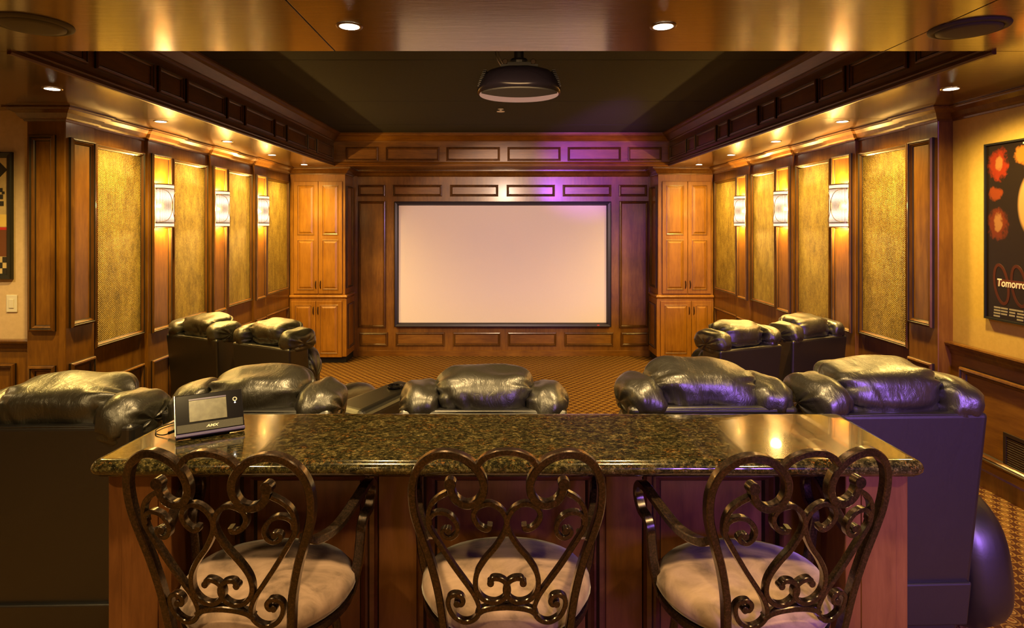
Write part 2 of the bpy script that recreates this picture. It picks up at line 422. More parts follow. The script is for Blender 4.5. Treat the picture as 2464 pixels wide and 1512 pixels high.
def split_tray(prof, name, lipm=None):
    sides = (([(-2.405, 3.03), (-2.405, 8.93), (0, 8.93)], 0), )
    bmL = bmesh.new(); sweep2d(bmL, [(-2.405, 3.03), (-2.405, 8.93), (2.405, 8.93), (2.405, 3.03)], prof)
    # the far length carries the lighter stain of the screen wall
    for f in bmL.faces:
        c = f.calc_center_median()
        if c.y > 8.75 and abs(c.x) < 2.2: f.material_index = 1
    return struct(obj(name, bmL, [M_tray, M_woodX]))
split_tray(CROWN_T, 'trim_1')
split_tray([(0, 2.925), (.018, 2.925), (.024, 2.935), (.022, 2.95), (.014, 2.957), (.02, 2.965), (.012, 2.985), (0, 2.99)], 'trim_2')

# walls
wl = struct(bx('wall_left', (-3.45, -XW, 4.62, YF+.1, 0, SOF), M_wood))
wr = struct(bx('wall_right', (XW, 3.45, 4.56, YF+.1, 0, SOF), M_wood))
wb = struct(bx('wall_back', (-3.3, 3.3, YF, YF+.15, 0, SOF), M_wood))
wlf = struct(bx('wall_left', (XL-.1, -3.45, 4.62, 4.75, 0, SOF), M_paintL))
struct(bx('wall_left', (XL-.12, XL, YREAR, 4.62, 0, SOF), M_paintL))
wrp = struct(bx('wall_right', (XR, XR+.12, YREAR, 4.56, 0, SOF), M_paintR))
struct(bx('wall_rear', (XL, 3.4, YREAR-.12, YREAR, 0, SOF), M_paintL))
# corner columns
bx('corner_column', (-3.45, -XP, 4.53, 4.853, 0, SOF), M_wood, wl, bevel=.006)
bx('corner_column', (XP, XR+.005, 4.53, 4.853, 0, SOF), M_wood, wr, bevel=.006)
PIL = [(5.588+1.2*k, 6.003+1.2*k) for k in range(3)]
ZT, ZB = 2.735, 1.12
BAYS = [(4.875, 5.556), (6.03, 6.745), (7.235, 7.945), (8.44, 9.32)]
for sx, wo in ((-1, wl), (1, wr)):
    pl = Plane((sx*XW, 0, 0), (0, 1, 0), (-sx, 0, 0))
    for y0, y1 in BAYS:
        ring(pl, y0, y1, ZB, ZT, parent=wo, sc=1.0)
        bx('fabric_panel', tuple(sorted((sx*(XW-.006), sx*(XW+.01))))+(y0+.044, y1-.044, ZB+.044, ZT-.044), M_fab, wo)
        panel(pl, y0, y1, .20, .86, M_wood, wo, sc=.9)
    for y0, y1 in PIL:
        xs = sorted((sx*XP, sx*(XW+.02)))
        bx('pilaster', (xs[0], xs[1], y0, y1, 0, SOF), M_wood, wo, bevel=.003)
        panel(pl, y0+.045, y1-.045, 1.11, 2.74, M_wood, wo, base=.03, sc=.8)
        panel(pl, y0+.045, y1-.045, .20, .86, M_wood, wo, base=.03, sc=.8)
    panel(pl, 4.565, 4.835, 1.335, 2.735, M_wood, wo, base=.03)
    panel(pl, 4.565, 4.835, .45, 1.075, M_wood, wo, base=.03)
pcf = Plane((0, 4.53, 0), (1, 0, 0), (0, -1, 0))
panel(pcf, -3.425, -3.235, 1.32, 2.745, M_wood, wl, sc=1.0)
panel(pcf, -3.425, -3.235, .45, 1.07, M_wood, wl, sc=1.0)
# screen wall panels
pF = Plane((0, YF, 0), (1, 0, 0), (0, -1, 0)); sF = 1500/YF
X = lambda p: (p-VX)/sF
Z = lambda y: EYE-(y-VY)/sF
for p0, p1 in ((862, 927), (945, 1064), (1083, 1199), (1219, 1335), (1354, 1471), (1489, 1557)):
    panel(pF, X(p0), X(p1), Z(473), Z(445), M_woodX, wb, sc=.85)
for p0, p1 in ((865, 933), (952, 1070), (1090, 1204), (1222, 1339), (1358, 1476), (1494, 1561)):
    panel(pF, X(p0), X(p1), Z(833), Z(800), M_woodX, wb, sc=.85)
for p0, p1 in ((862, 928), (1490, 1560)):
    panel(pF, X(p0), X(p1), Z(789), Z(484), M_wood, wb, sc=.95)
bx('corner_strip', (-2.334, -2.29, YF-.02, YF, 0, SOF), M_wood, wb)
bx('corner_strip', (2.33, 2.334, YF-.02, YF, 0, SOF), M_wood, wb)

# crown round the room
path = [(-3.45, 4.62), (-3.45, 4.53), (-XP, 4.53), (-XP, 4.853), (-XW, 4.853)]
for y0, y1 in PIL: path += [(-XW, y0), (-XP, y0), (-XP, y1), (-XW, y1)]
path += [(-XW, YC), (-2.36, YC), (-2.36, YF), (2.36, YF), (2.36, YC), (XW, YC)]
for y0, y1 in PIL[::-1]: path += [(XW, y1), (XP, y1), (XP, y0), (XW, y0)]
path += [(XW, 4.853), (XP, 4.853), (XP, 4.53), (XR, 4.53), (XR, YREAR)]
CROWN = [(0, 2.845), (.012, 2.845), (.016, 2.858), (.026, 2.862), (.034, 2.872), (.05, 2.90), (.078, 2.918), (.085, 2.922), (.088, 2.93), (.105, 2.932), (.105, 2.939), (0, 2.939)]
struct(mk('trim_3', lambda bm: sweep2d(bm, path, CROWN), M_mould))
BASE = [(0, 0), (.018, 0), (.018, .115), (.010, .13), (.006, .15), (0, .15)]
# baseboards
bpath = path[3:-2]
struct(mk('baseboard_left', lambda bm: sweep2d(bm, [p for p in path if p[0] < -2.9 and p[1] > 4.4 and p[1] <= YC], BASE), M_mould))
struct(mk('baseboard_right', lambda bm: sweep2d(bm, [p for p in path if p[0] > 2.9 and 4.52 < p[1] <= YC and p != (XR, 4.53)], BASE), M_mould))
struct(mk('baseboard_back', lambda bm: sweep2d(bm, [(-2.34, YF), (2.34, YF)], [(0, 0), (.012, 0), (.012, .085), (0, .09)]), M_woodX))
BR = [(o, z+RIS) for o, z in BASE]
struct(mk('baseboard_right', lambda bm: sweep2d(bm, [(XR, 4.53), (XR, YREAR)], BR), M_mould))
struct(mk('baseboard_left', lambda bm: sweep2d(bm, [(XL, 4.62), (-3.45, 4.62)], BR), M_mould))
# wainscot and chair rails by the painted walls
RAIL = [(0, 1.165), (.010, 1.165), (.014, 1.185), (.026, 1.20), (.030, 1.215), (.048, 1.225), (.052, 1.24), (.046, 1.25), (0, 1.25)]
wain_r = bx('wainscot', (XR-.012, XR+.01, YREAR, 4.53, RIS, 1.19), M_woodY, wrp)
struct(mk('trim_4', lambda bm: sweep2d(bm, [(XR-.012, 4.53), (XR-.012, YREAR)], RAIL), M_mould))
bx('wainscot', (XL, -3.45, 4.608, 4.63, RIS, 1.19), M_wood, wlf)
struct(mk('trim_5', lambda bm: sweep2d(bm, [(XL, 4.608), (-3.45, 4.608)], RAIL), M_mould))
pR = Plane((XR-.012, 0, 0), (0, 1, 0), (-1, 0, 0))
for a0, a1 in ((2.35, 4.42), (.1, 2.2), (-2.2, -.05)): panel(pR, a0, a1, .50, 1.09, M_woodY, wrp, sc=1.1)
pLf = Plane((0, 4.608, 0), (1, 0, 0), (0, -1, 0))
for a0, a1 in ((-4.25, -3.585), (-5.1, -4.4)): panel(pLf, a0, a1, .50, 1.07, M_wood, wlf, sc=1.0)

# ------------------------------------------------------------------ built-in cabinets
def door(name, par, x0, x1, z0, z1, fields, hx, hz):
    pl = Plane((0, YC, 0), (1, 0, 0), (0, -1, 0))
    d = bx(name, (x0, x1, YC-.022, YC-.001, z0, z1), M_cab, par, bevel=.004)
    for f0, f1 in fields:
        r = ring(pl, x0+.055, x1-.055, f0, f1, .020, .62, .35, name='panel_moulding', parent=d, mats=[M_cab, M_glaze])
        bm = bmesh.new(); A0, A1, Z0, Z1 = x0+.075, x1-.075, f0+.02, f1-.02; e = .03
        vo = [bm.verts.new(pl(a, z, .0225)) for a, z in ((A0, Z0), (A1, Z0), (A1, Z1), (A0, Z1))]
        vn = [bm.verts.new(pl(a, z, .033)) for a, z in ((A0+e, Z0+e), (A1-e, Z0+e), (A1-e, Z1-e), (A0+e, Z1-e))]
        for k in range(4):
            j = (k+1) % 4; bm.faces.new((vo[k], vo[j], vn[j], vn[k]))
        bm.faces.new(vn); obj('raised_panel', bm, M_cab, d)
    pts = catmull([(hx, YC-.022, hz-.055), (hx, YC-.038, hz-.045), (hx, YC-.050, hz), (hx, YC-.038, hz+.045), (hx, YC-.022, hz+.055)], 4)
    mk('handle', lambda bm: sweep(bm, pts, .012, .012), M_handle, d, smooth=True)
for sx, side in ((-1, 'left'), (1, 'right')):
    a, c_ = sorted((sx*2.36, sx*3.19))
    up = empty('wall_cabinet', (0, 0, 0)); tag(up, f'tall two-door honey maple cabinet {side} of the projection screen, above the ledge', 'cabinet', 'built-in cabinets beside the screen')
    lo = empty('base_cabinet', (0, 0, 0)); tag(lo, f'low two-door honey maple cabinet on the floor {side} of the projection screen', 'cabinet', 'built-in cabinets beside the screen')
    bx('body', (a, c_, YC, YF-.001, 1.03, 2.845), M_cab, up, bevel=.003)
    al, cl = sorted((sx*2.335, sx*3.19))
    bx('body', (al, cl, YC-.02, YF-.001, .10, .965), M_cab, lo, bevel=.003)
    bx('toe_kick', (al+.02, cl-.02, YC+.04, YF-.01, 0.0, .10), M_matte, lo)
    ld = [(o, z) for o, z in ((0, .965), (.012, .965), (.016, .98), (.034, .99), (.038, 1.003), (.034, 1.018), (.012, 1.03), (0, 1.03))]
    if sx < 0: pp = [(-3.19, YC-.0), (-2.36, YC-.0), (-2.36, YF-.02)]
    else: pp = [(2.36, YF-.02), (2.36, YC), (3.19, YC)]
    lg = mk('ledge', lambda bm: (sweep2d(bm, pp, ld), box(bm, a+.001, c_, YC+.001, YF-.02, .966, 1.029)), M_cab, lo)
    mid = (-2.76 if sx < 0 else 2.80)
    e0, e1 = (-3.13, -2.40) if sx < 0 else (2.42, 3.15)
    fz = lambda y: EYE-(y-VY)/159.6
    for n_, (x0, x1) in enumerate(((e0, mid-.004), (mid+.004, e1))):
        hx = (mid-.035) if n_ == 0 else (mid+.035)
        door('door', up, x0, x1, fz(707), fz(437), ((fz(698), fz(577)), (fz(566), fz(446))), hx, fz(685))
    mid2 = mid-(.03 if sx < 0 else -.05)
    ypl = YC
    for n_, (x0, x1) in enumerate(((e0-.03, mid2-.004), (mid2+.004, e1+.0))):
        hx = (mid2-.035) if n_ == 0 else (mid2+.035)
        door('door', lo, x0, x1, fz(859), fz(724), ((fz(851), fz(733)),), hx, fz(747))
    for d_ in lo.children:
        if d_.name.startswith('door'): d_.location.y = -.02
    # side panels
    ps = Plane((sx*2.36, 0, 0), (0, 1, 0), (-sx, 0, 0))
    panel(ps, YC+.08, YF-.08, 1.12, 2.68, M_cab, up, sc=.7)
    ps2 = Plane((sx*2.335, 0, 0), (0, 1, 0), (-sx, 0, 0))
    panel(ps2, YC+.06, YF-.08, .2, .88, M_cab, lo, sc=.7)

# ------------------------------------------------------------------ projection screen
scr = empty('projection_screen', (0, 9.82, 0)); tag(scr, 'large blank white projection screen in a black frame on the far panelled wall', 'screen')
XO0, XO1, ZO0, ZO1 = -1.685, 1.722, .478, 2.452
XI0, XI1, ZI0, ZI1 = -1.622, 1.650, .541, 2.390
bx('screen_surface', (XI0-.01, XI1+.01, .012, .03, ZI0-.01, ZI1+.01), M_screen, scr)
def sframe(bm):
    ro = []
    for d, t in ((0, .078), (0, -.030), (.012, -.038), (.045, -.030), (.063, .010), (.063, .03)):
        ro.append([bm.verts.new(p) for p in ((XO0+d, t, ZO0+d), (XO1-d*1.13, t, ZO0+d), (XO1-d*1.13, t, ZO1-d), (XO0+d, t, ZO1-d))])
    for a, c in zip(ro, ro[1:]):
        for i in range(4):
            j = (i+1) % 4; bm.faces.new((a[i], a[j], c[j], c[i]))
M_velvet = plain('black_velvet_frame', (.010, .007, .014), .42)
mk('frame', sframe, M_velvet, scr)
bx('maker_badge', (1.50, 1.535, -.036, -.028, .497, .517), plain('red_badge', (.5, .05, .03), .5), scr)

# ------------------------------------------------------------------ wall sconces
def sconce(sx, y, label):
    t = empty('wall_sconce', (sx*(XP-.012), y, 2.268)); tag(t, label, 'lamp', 'wall sconces')
    H, Wd, D = .200, .122, .085
    t.rotation_euler = (0, 0, 0 if sx < 0 else PI)          # local +X points into the room
    bx('back_plate', (-.012, .004, -Wd-.006, Wd+.006, -H-.006, H+.006), M_backp, t, bevel=.003)
    n = 20
    def arcp(k, off=0.0):
        a = -PI/2+PI*k/n; return (.006+(D+off)*math.cos(a)**.9 if math.cos(a) > 0 else .006, (Wd+off)*math.sin(a))
    def shell(bm, z0, z1, off=0, th=.004):
        po = [arcp(k, off) for k in range(n+1)]; pi_ = [arcp(k, off-th) for k in range(n+1)]
        V = [[bm.verts.new((p[0], p[1], z)) for p in q] for q in (po, pi_) for z in (z0, z1)]
        for k in range(n):
            bm.faces.new((V[0][k], V[0][k+1], V[1][k+1], V[1][k])); bm.faces.new((V[2][k+1], V[2][k], V[3][k], V[3][k+1]))
            bm.faces.new((V[1][k], V[1][k+1], V[3][k+1], V[3][k])); bm.faces.new((V[0][k+1], V[0][k], V[2][k], V[2][k+1]))
    mk('glass_shade', lambda bm: shell(bm, -H+.045, H-.045), M_scon, t, smooth=False)
    for s in (-1, 1):
        z0, z1 = sorted((s*(H-.038), s*(H-.008)))
        mk('glass_band', lambda bm: shell(bm, z0, z1, .0), M_sconend, t)
        for zz in (s*(H-.042), s*(H-.004)):
            mk('metal_band', lambda bm: shell(bm, zz-.0045, zz+.0045, .004, .012), M_trimr, t)
        # bowed wire: starts at the outer edge, meets its twin at the middle of the shade
        pts = []
        for k in range(25):
            a = -PI/2+PI*k/24; yy = s*(Wd*1.0-(Wd*.98)*math.cos(a)); zz = (H-.05)*math.sin(a)
            q = max(-1, min(1, yy/Wd)); ca = math.sqrt(max(0, 1-q*q)); pts.append(Vector((.010+(D+.004)*ca**.9, yy, zz)))
        mk('bowed_wire', lambda bm: sweep(bm, pts, .0055, .0055), M_trimr, t, smooth=True)
    return t
words_ = ('nearest', 'middle', 'farthest')
for sx, side in ((-1, 'left'), (1, 'right')):
    for k, (y0, y1) in enumerate(PIL):
        yc = (y0+y1)/2
        sconce(sx, yc, f'lit curved ribbed-glass sconce, {words_[k]} of the three on the {side} wall')
        for dz in (-.138, .138):
            light('sconce_bulb', 'POINT', (sx*(XP-.05), yc, 2.268+dz*1.35), P_SCONCE*(1.5 if dz > 0 else .9), (1, .55, .12), soft=.012)
        light('sconce_glow', 'POINT', (sx*(XP-.05), yc, 2.268), P_SCONCE*6.5, (1, .62, .20), soft=.02)
# ------------------------------------------------------------------ downlights and ceiling speakers
def downlight(x, y, label, group, r=.042):
    t = empty('recessed_downlight', (x, y, SOF)); tag(t, label, 'light', group)
    mk('trim_ring', lambda bm: lathe(bm, [(r*1.0, -.001), (r*1.0, -.004), (r*1.28, -.005), (r*1.34, -.0005)], 28, cap0=False, cap1=False), M_trimr, t, smooth=True)
    mk('lamp_face', lambda bm: lathe(bm, [(r*.98, -.0035), (r*.5, -.006), (.004, -.007)], 24, cap0=False), M_lamp, t)
ords = ('first', 'second', 'third', 'fourth', 'fifth')
for sx, side in ((-1, 'left'), (1, 'right')):
    for k, y in enumerate(ROW_Y):
        downlight(sx*ROW_X, y, f'small lit downlight in the {side} soffit, {ords[k]} counting from the bar', 'soffit downlights')
downlight(-.646, 2.647, 'small lit downlight in the near wooden ceiling, left of the projector', 'bar ceiling downlights')
downlight(.686, 2.647, 'small lit downlight in the near wooden ceiling, right of the projector', 'bar ceiling downlights')
for x, y, l, mm in ((-1.97, 2.62, 'round grey in-ceiling speaker at the upper left over the bar', M_grey), (2.0, 2.67, 'round dark in-ceiling speaker at the upper right over the bar', M_speakR)):
    t = empty('ceiling_speaker', (x, y, SOF)); tag(t, l, 'speaker', 'ceiling speakers')
    mk('bezel', lambda bm: lathe(bm, [(.118, -.002), (.120, -.009), (.132, -.012), (.146, -.007), (.149, -.0005)], 48, cap0=False, cap1=False), mm, t, smooth=True)
    mk('grille', lambda bm: lathe(bm, [(.120, -.004), (.118, -.014), (.09, -.017), (.004, -.019)], 48, cap0=False), mm, t, smooth=True)
t = empty('fire_sprinkler', (-.01, 6.98, 3.39)); tag(t, 'tiny pale sprinkler head on the dark ceiling beyond the projector', 'sprinkler')
mk('flange', lambda bm: lathe(bm, [(.03, -.001), (.034, -.006), (.012, -.012), (.010, -.03)], 16), M_white, t)
mk('deflector', lambda bm: lathe(bm, [(.045, -.034), (.045, -.030), (.010, -.029)], 16), M_white, t)

# ------------------------------------------------------------------ projector
pj = empty('projector', (.105, 3.79, 2.885)); tag(pj, 'rounded gloss black projector hanging from the dark ceiling', 'projector')
def oval(a, b_, n=48, p=2.5):
    out = []
    for i in range(n):
        t = 2*PI*i/n; c, s = math.cos(t), math.sin(t)
        out.append((a*math.copysign(abs(c)**(2/p), c), b_*math.copysign(abs(s)**(2/p), s)))
    return out
def pbody(bm):
    rings = []
    for a, b_, z, yo in ((.240, .235, .0, 0), (.252, .243, .008, 0), (.253, .244, .022, 0), (.243, .236, .05, 0), (.222, .215, .095, .0), (.195, .19, .125, .0), (.15, .15, .142, .0), (.06, .06, .148, 0)):
        rings.append([bm.verts.new((x, y+yo, z)) for x, y in oval(a, b_, 48, 2.15 if z < .02 else 2.5)])
    for r0, r1 in zip(rings, rings[1:]):
        for i in range(48): bm.faces.new((r0[i], r0[(i+1) % 48], r1[(i+1) % 48], r1[i]))
    bm.faces.new(rings[-1])
mk('housing', pbody, M_gloss, pj, smooth=True)
M_under = plain('glossy_underside', (.30, .24, .22), .10, .85)
mk('underside', lambda bm: bm.faces.new([bm.verts.new((x, y, -.0005)) for x, y in oval(.240, .235, 48, 2.15)]), M_under, pj)
def grl(bm):
    n = 20; lo = []; hi = []
    for k in range(n+1):
        x = -.225+.45*k/n
        yb = -.232*(max(0, 1-(abs(x)/.240)**2.15))**(1/2.15)
        yf = .06-.12*(abs(x)/.225)**2.2-.02
        lo.append((x, yb)); hi.append((x, max(yf, yb+.001)))
    for k in range(n):
        a, c_ = lo[k], lo[k+1]; d, e = hi[k+1], hi[k]
        hexa(bm, [(p[0], p[1], -.008) for p in (a, c_, d, e)], [(p[0], p[1], .001) for p in (a, c_, d, e)])
mk('vent_grille', grl, M_matte, pj)
for k in range(10):
    z = .030+.0105*k; rr = 1-.10*(k/9)**1.3
    for s in (-1, 1):
        x = s*(.247*(rr if k else 1)-.001*k)
        bx('vent_rib', (min(x, x-s*.02), max(x, x-s*.02), -.10, .10, z, z+.005), M_black, pj)
mt = mk('ceiling_mount', lambda bm: (box(bm, -.11, .11, -.11, .11, .146, .160), box(bm, -.07, .07, -.06, .06, .16, .185), lathe(bm, [(.03, .185), (.03, .50)], 20), lathe(bm, [(.075, .49), (.075, .503)], 24), lathe(bm, [(.052, .185), (.058, .2), (.05, .215)], 20)), M_black, pj)
for s in (-1, 1):
    mk('mount_knob', lambda bm: lathe(bm, [(.014, -.02), (.018, -.015), (.018, .015), (.014, .02)], 12, Matrix.Translation((s*.085, -.03, .19)) @ Matrix.Rotation(PI/2, 4, 'X')), M_handle, mt)
for k, dx in enumerate((0, .018)):
    pts = catmull([(-.105+dx, -.10, .142), (-.135+dx, -.11, .2), (-.145+dx, -.11, .28), (-.13+dx, -.09, .38), (-.11+dx, -.06, .504)], 6)
    mk('cable', lambda bm: sweep(bm, pts, .007, .007), M_handle, pj, smooth=True)
mk('lens', lambda bm: lathe(bm, [(.035, 0), (.045, .01), (.04, .02), (.028, .012)], 20, Matrix.Translation((.0, .235, .06)) @ Matrix.Rotation(-PI/2, 4, 'X')), M_gloss, pj)

# ------------------------------------------------------------------ recliners
def pillow_bm(bm, c, a, b_, h, p=2.6, seed=0, wr=.010, nu=48, nv=28, yaw=0, tilt=0, roll=0, seam=True, pleat=1.0, fk=1.0):
    rnd = random.Random(seed); ph = [rnd.uniform(0, 6.28) for _ in range(6)]; kk = [rnd.choice((5, 6, 7, 8, 9)) for _ in range(3)]
    M = Matrix.Translation(c) @ Matrix.Rotation(yaw, 4, 'Z') @ Matrix.Rotation(tilt, 4, 'X') @ Matrix.Rotation(roll, 4, 'Y')
    rows = []; e = 2/p
    sp_ = lambda v, q: math.copysign(abs(v)**q, v)
    for j in range(nv+1):
        v = -PI/2+PI*j/nv; row = []
        for i in range(nu):
            u = 2*PI*i/nu
            # poles on the x axis, so pleats gather at the two ends
            x = sp_(math.sin(v), e); q = abs(math.cos(v))**e
            y, z = q*sp_(math.cos(u), e), q*sp_(math.sin(u), e)
            ax = abs(x)
            r = Vector((x*a, y*b_, z*h)); nrm = Vector((x/a, y/b_, z/h)).normalized()
            end = max(0, (ax-.45)/.55)
            d = wr*pleat*end**.8*(math.sin(kk[0]*u+ph[0]+x*2)+.6*math.sin((kk[1]+4)*u+ph[1]))*(.7 if q > .2 else q*3.5)
            nzv = noise.noise(Vector((x*1.5+seed*3.1, y*1.2, z*1.1)))
            d += wr*1.7*nzv
            # soft folds that rise from the rear seam and fade towards the crown
            fold = noise.noise(Vector((x*6.0+z*1.2+seed*1.7, .3*z, seed*.37)))
            lo_ = math.exp(-((z+.15)/.55)**2)
            d -= wr*3.6*max(0, fold-.08)*lo_*fk*(1 if y < 0.2 else .3)
            if seam:
                d -= wr*1.3*math.exp(-((z+.38+.04*math.sin(5*x+ph[2]))/.055)**2)*(1 if y < 0 else .3)
            row.append(bm.verts.new(M @ (r+nrm*d)))
        rows.append(row)
    for r0, r1 in zip(rows, rows[1:]):
        for i in range(nu):
            j = (i+1) % nu
            bm.faces.new((r0[i], r0[j], r1[j], r1[i]))
def pillow(name, par, m, *a, **k):
    bm = bmesh.new(); pillow_bm(bm, *a, **k); bmesh.ops.remove_doubles(bm, verts=bm.verts, dist=1e-5)
    return obj(name, bm, m, par, smooth=True)
def recliner(x, y, z, yaw, H, label, arms='', seed=1, pw=.215, droop=.0, group='black leather recliners', ht=.13, aw=0.0):
    t = empty('recliner', (x, y, z), R(yaw)); tag(t, label, 'recliner', group)
    wt, wbm = .345, .305
    def back(bm):
        # upright shell: flat rear, deep side wings
        bot = [(-wbm, .05, .30), (wbm, .05, .30), (wbm, .30, .30), (-wbm, .30, .30)]
        top = [(-wt, 0, H), (wt, 0, H), (wt-.03, .24, H-.02), (-wt+.03, .24, H-.02)]
        hexa(bm, bot, top)
    mk('back_shell', back, M_leab, t, bevel=.022, seg=4)
    def edge(bm):
        p = catmull([(-wt+.012, .012, H-.012), (0, .004, H-.006), (wt-.012, .012, H-.012)], 6)
        sweep(bm, p, .007, .007)
    mk('piping', edge, M_leab, t, smooth=True)
    mk('rear_flap', lambda bm: hexa(bm, [(-.28, .035, .17), (.28, .035, .17), (.28, .06, .17), (-.28, .06, .17)], [(-.295, .030, .345), (.295, .030, .345), (.295, .06, .345), (-.295, .06, .345)]), M_leab, t, bevel=.008, seg=3)
    bx('base', (-.27, .27, .07, .82, .045, .30), M_leab, t, bevel=.02, seg=3)
    for fx in (-.22, .22):
        for fy in (.12, .76): bx('foot', (fx-.025, fx+.025, fy-.025, fy+.025, 0, .05), M_matte, t)
    pillow('seat_cushion', t, M_lea, (0, .58, .40), .27, .32, .12, p=3.5, seed=seed, wr=.006, nu=32, nv=20)
    pillow('footrest', t, M_lea, (0, .90, .30), .26, .08, .17, p=3.5, seed=seed+1, wr=.006, nu=28, nv=16)
    pillow('back_cushion', t, M_lea, (0, .33, H-.30), .320, .13, .28, p=3.0, seed=seed+2, wr=.012, nu=36, nv=24, tilt=-.12)
    pillow('headrest_pillow', t, M_lea, (0, .190, H+ht-.105), pw, .165, .105, p=3.3, seed=seed+3, wr=.0105, nu=64, nv=64, tilt=.08)
    for s in (-1, 1):
        pillow('shoulder_pillow', t, M_lea, (s*(.266+droop*.2), .155, H+ht-.145), .088, .165, .095, p=2.8, seed=seed+5+s, wr=.009, nu=56, nv=36, roll=s*(.16+droop), yaw=-s*.08, fk=.5, pleat=.55)
    for s, key in ((-1, 'l'), (1, 'r')):
        if key in arms:      # overstuffed outer arm
            ar = pillow('arm', t, M_leab if H < 1.06 else M_lea, (s*(.385+aw*.8), .56, .33), .105+aw, .50, .325, p=3.0, seed=seed+9, wr=.003, nu=48, nv=28, seam=False, roll=s*-.10)
        else:
            pillow('arm', t, M_lea, (s*.278, .62, .42), .052, .36, .17, p=3.0, seed=seed+9, wr=.006, nu=28, nv=20, seam=False)
    return t
BG = 'black leather recliners'
recliner(-1.73, 2.33, RIS, 1.5, 1.035, 'black leather recliner at the far left behind the bar, nearest row', 'l', 11, .235, ht=.135)
recliner(-1.03, 2.50, RIS, 0, 1.04, 'black leather recliner just behind the touch panel, nearest row', '', 23, .205, ht=.125)
recliner(-.075, 2.50, RIS, 0, 1.04, 'black leather recliner directly behind the middle of the granite counter', '', 37, .210, ht=.125)
recliner(.855, 2.50, RIS, 1, 1.055, 'black leather recliner right of the middle one, with violet sheen on its headrest', 'l', 41, .225, ht=.14)
recliner(1.60, 2.467, RIS, 2, 1.04, 'black leather recliner with tall violet-lit back right of the bar end', 'r', 59, .225, .03, ht=.165, aw=.055)
recliner(-2.79, 5.585, 0, -27, 1.09, 'black leather recliner against the left wall, front row', '', 61, .215, ht=.18)
recliner(-2.02, 5.20, 0, -28, 1.085, 'black leather recliner on the aisle in the left front pair', 'r', 73, .215, .06, ht=.19)
recliner(2.06, 5.12, 0, 24, 1.085, 'black leather recliner on the aisle in the right front pair', 'l', 83, .215, .06, ht=.19)
recliner(2.83, 5.52, 0, 24, 1.09, 'black leather recliner against the right wall, front row', '', 97, .215, ht=.18)
# wedge console with cup holder between two near recliners
cn = empty('armrest_console', (-.78, 3.80, RIS), R(-35)); tag(cn, 'dark leather wedge console with a cup holder between two near recliners', 'console')
mk('console_body', lambda bm: hexa(bm, [(-.13, -.20, .0), (.13, -.20, 0), (.11, .30, 0), (-.11, .30, 0)], [(-.15, -.24, .72), (.15, -.24, .72), (.12, .33, .765), (-.12, .33, .765)]), M_leab, cn, bevel=.05, seg=5)
mk('cup_holder', lambda bm: lathe(bm, [(.048, -.002), (.050, .008), (.043, .010), (.037, .002), (.035, -.05)], 28, Matrix.Translation((0, .18, .757)), cap0=False), M_gloss, cn, smooth=True)

# ------------------------------------------------------------------ bar
ZC = 1.39; TH = .05
YB0, YB1 = 1.856, 2.350
bar = empty('bar_counter', (0, 0, RIS)); tag(bar, 'red-brown panelled wooden bar that carries the granite top', 'bar')
bx0 = lambda n, a, m=M_bar, p=bar, **k: bx(n, (a[0], a[1], a[2], a[3], a[4]-RIS, a[5]-RIS), m, p, **k)
YP = 2.20
bx0('back_panel', (-1.21, 1.25, YP, 2.31, RIS, ZC-TH), bevel=.003)
bx0('end_post', (-1.215, -1.02, 1.925, YP, RIS, ZC-TH), bevel=.004)
bx0('end_post', (1.062, 1.255, 1.925, YP, RIS, ZC-TH), bevel=.004)
for a, c_ in ((-1.19, -1.05), (1.09, 1.225)):
    bx0('post_face', (a+.02, c_-.01, 1.921, 1.927, RIS, ZC-TH-.001))
for a, c_ in ((-1.02, -.93), (-.430, -.296), (.364, .492), (.985, 1.062)):
    bx0('pilaster', (a, c_, YP-.022, YP+.01, RIS, ZC-TH-.075), bevel=.002)
bx0('apron', (-1.02, 1.062, YP-.022, YP+.01, ZC-TH-.074, ZC-TH), bevel=.002)
bx0('plinth', (-1.02, 1.062, YP-.03, YP+.01, RIS, RIS+.11), bevel=.003)
pB = Plane((0, YP, -RIS), (1, 0, 0), (0, -1, 0))
M_barm = [wood('bar_moulding', (.05, .016, .008), (.11, .04, .018), (.18, .07, .032), 'X', .3, .6, .12), M_glaze]
for a0, a1 in ((-.928, -.432), (-.294, .362), (.494, .983)):
    panel(pB, a0, a1, RIS+.115, ZC-TH-.078, M_bar, bar, sc=1.5, mats=M_barm)
# granite slab: traced corners, bullnose edge
def slab(bm):
    L0, R0, L1, R1 = -1.238, 1.271, -1.205, 1.275
    def outline(off):
        r = .035+off; pts = []
        cs = ((L0, YB0, PI, 1.5*PI), (R0, YB0, 1.5*PI, 2*PI), (R1, YB1, 0, PI/2), (L1, YB1, PI/2, PI))
        for cx, cy, a0, a1 in cs:
            ix = cx+(.035 if cx < 0 else -.035); iy = cy+(.035 if cy < 2.1 else -.035)
            for k in range(7):
                a = a0+(a1-a0)*k/6; pts.append((ix+r*math.cos(a), iy+r*math.sin(a)))
        return pts
    prof = [(-.030, ZC), (-.022, ZC), (-.010, ZC-.004), (-.001, ZC-.013), (.003, ZC-.024), (.001, ZC-.034), (-.007, ZC-.043), (-.016, ZC-.046), (-.018, ZC-TH), (-.032, ZC-TH)]
    rings = [[bm.verts.new((x, y, z-RIS)) for x, y in outline(o)] for o, z in prof]
    for a, c in zip(rings, rings[1:]):
        n = len(a)
        for i in range(n): bm.faces.new((a[i], a[(i+1) % n], c[(i+1) % n], c[i]))
    bm.faces.new(rings[0]); bm.faces.new(rings[-1][::-1])
ct = mk('granite_countertop', slab, M_gran); ct.location = (0, 0, RIS)
for p in ct.data.polygons: p.use_smooth = len(p.vertices) == 4
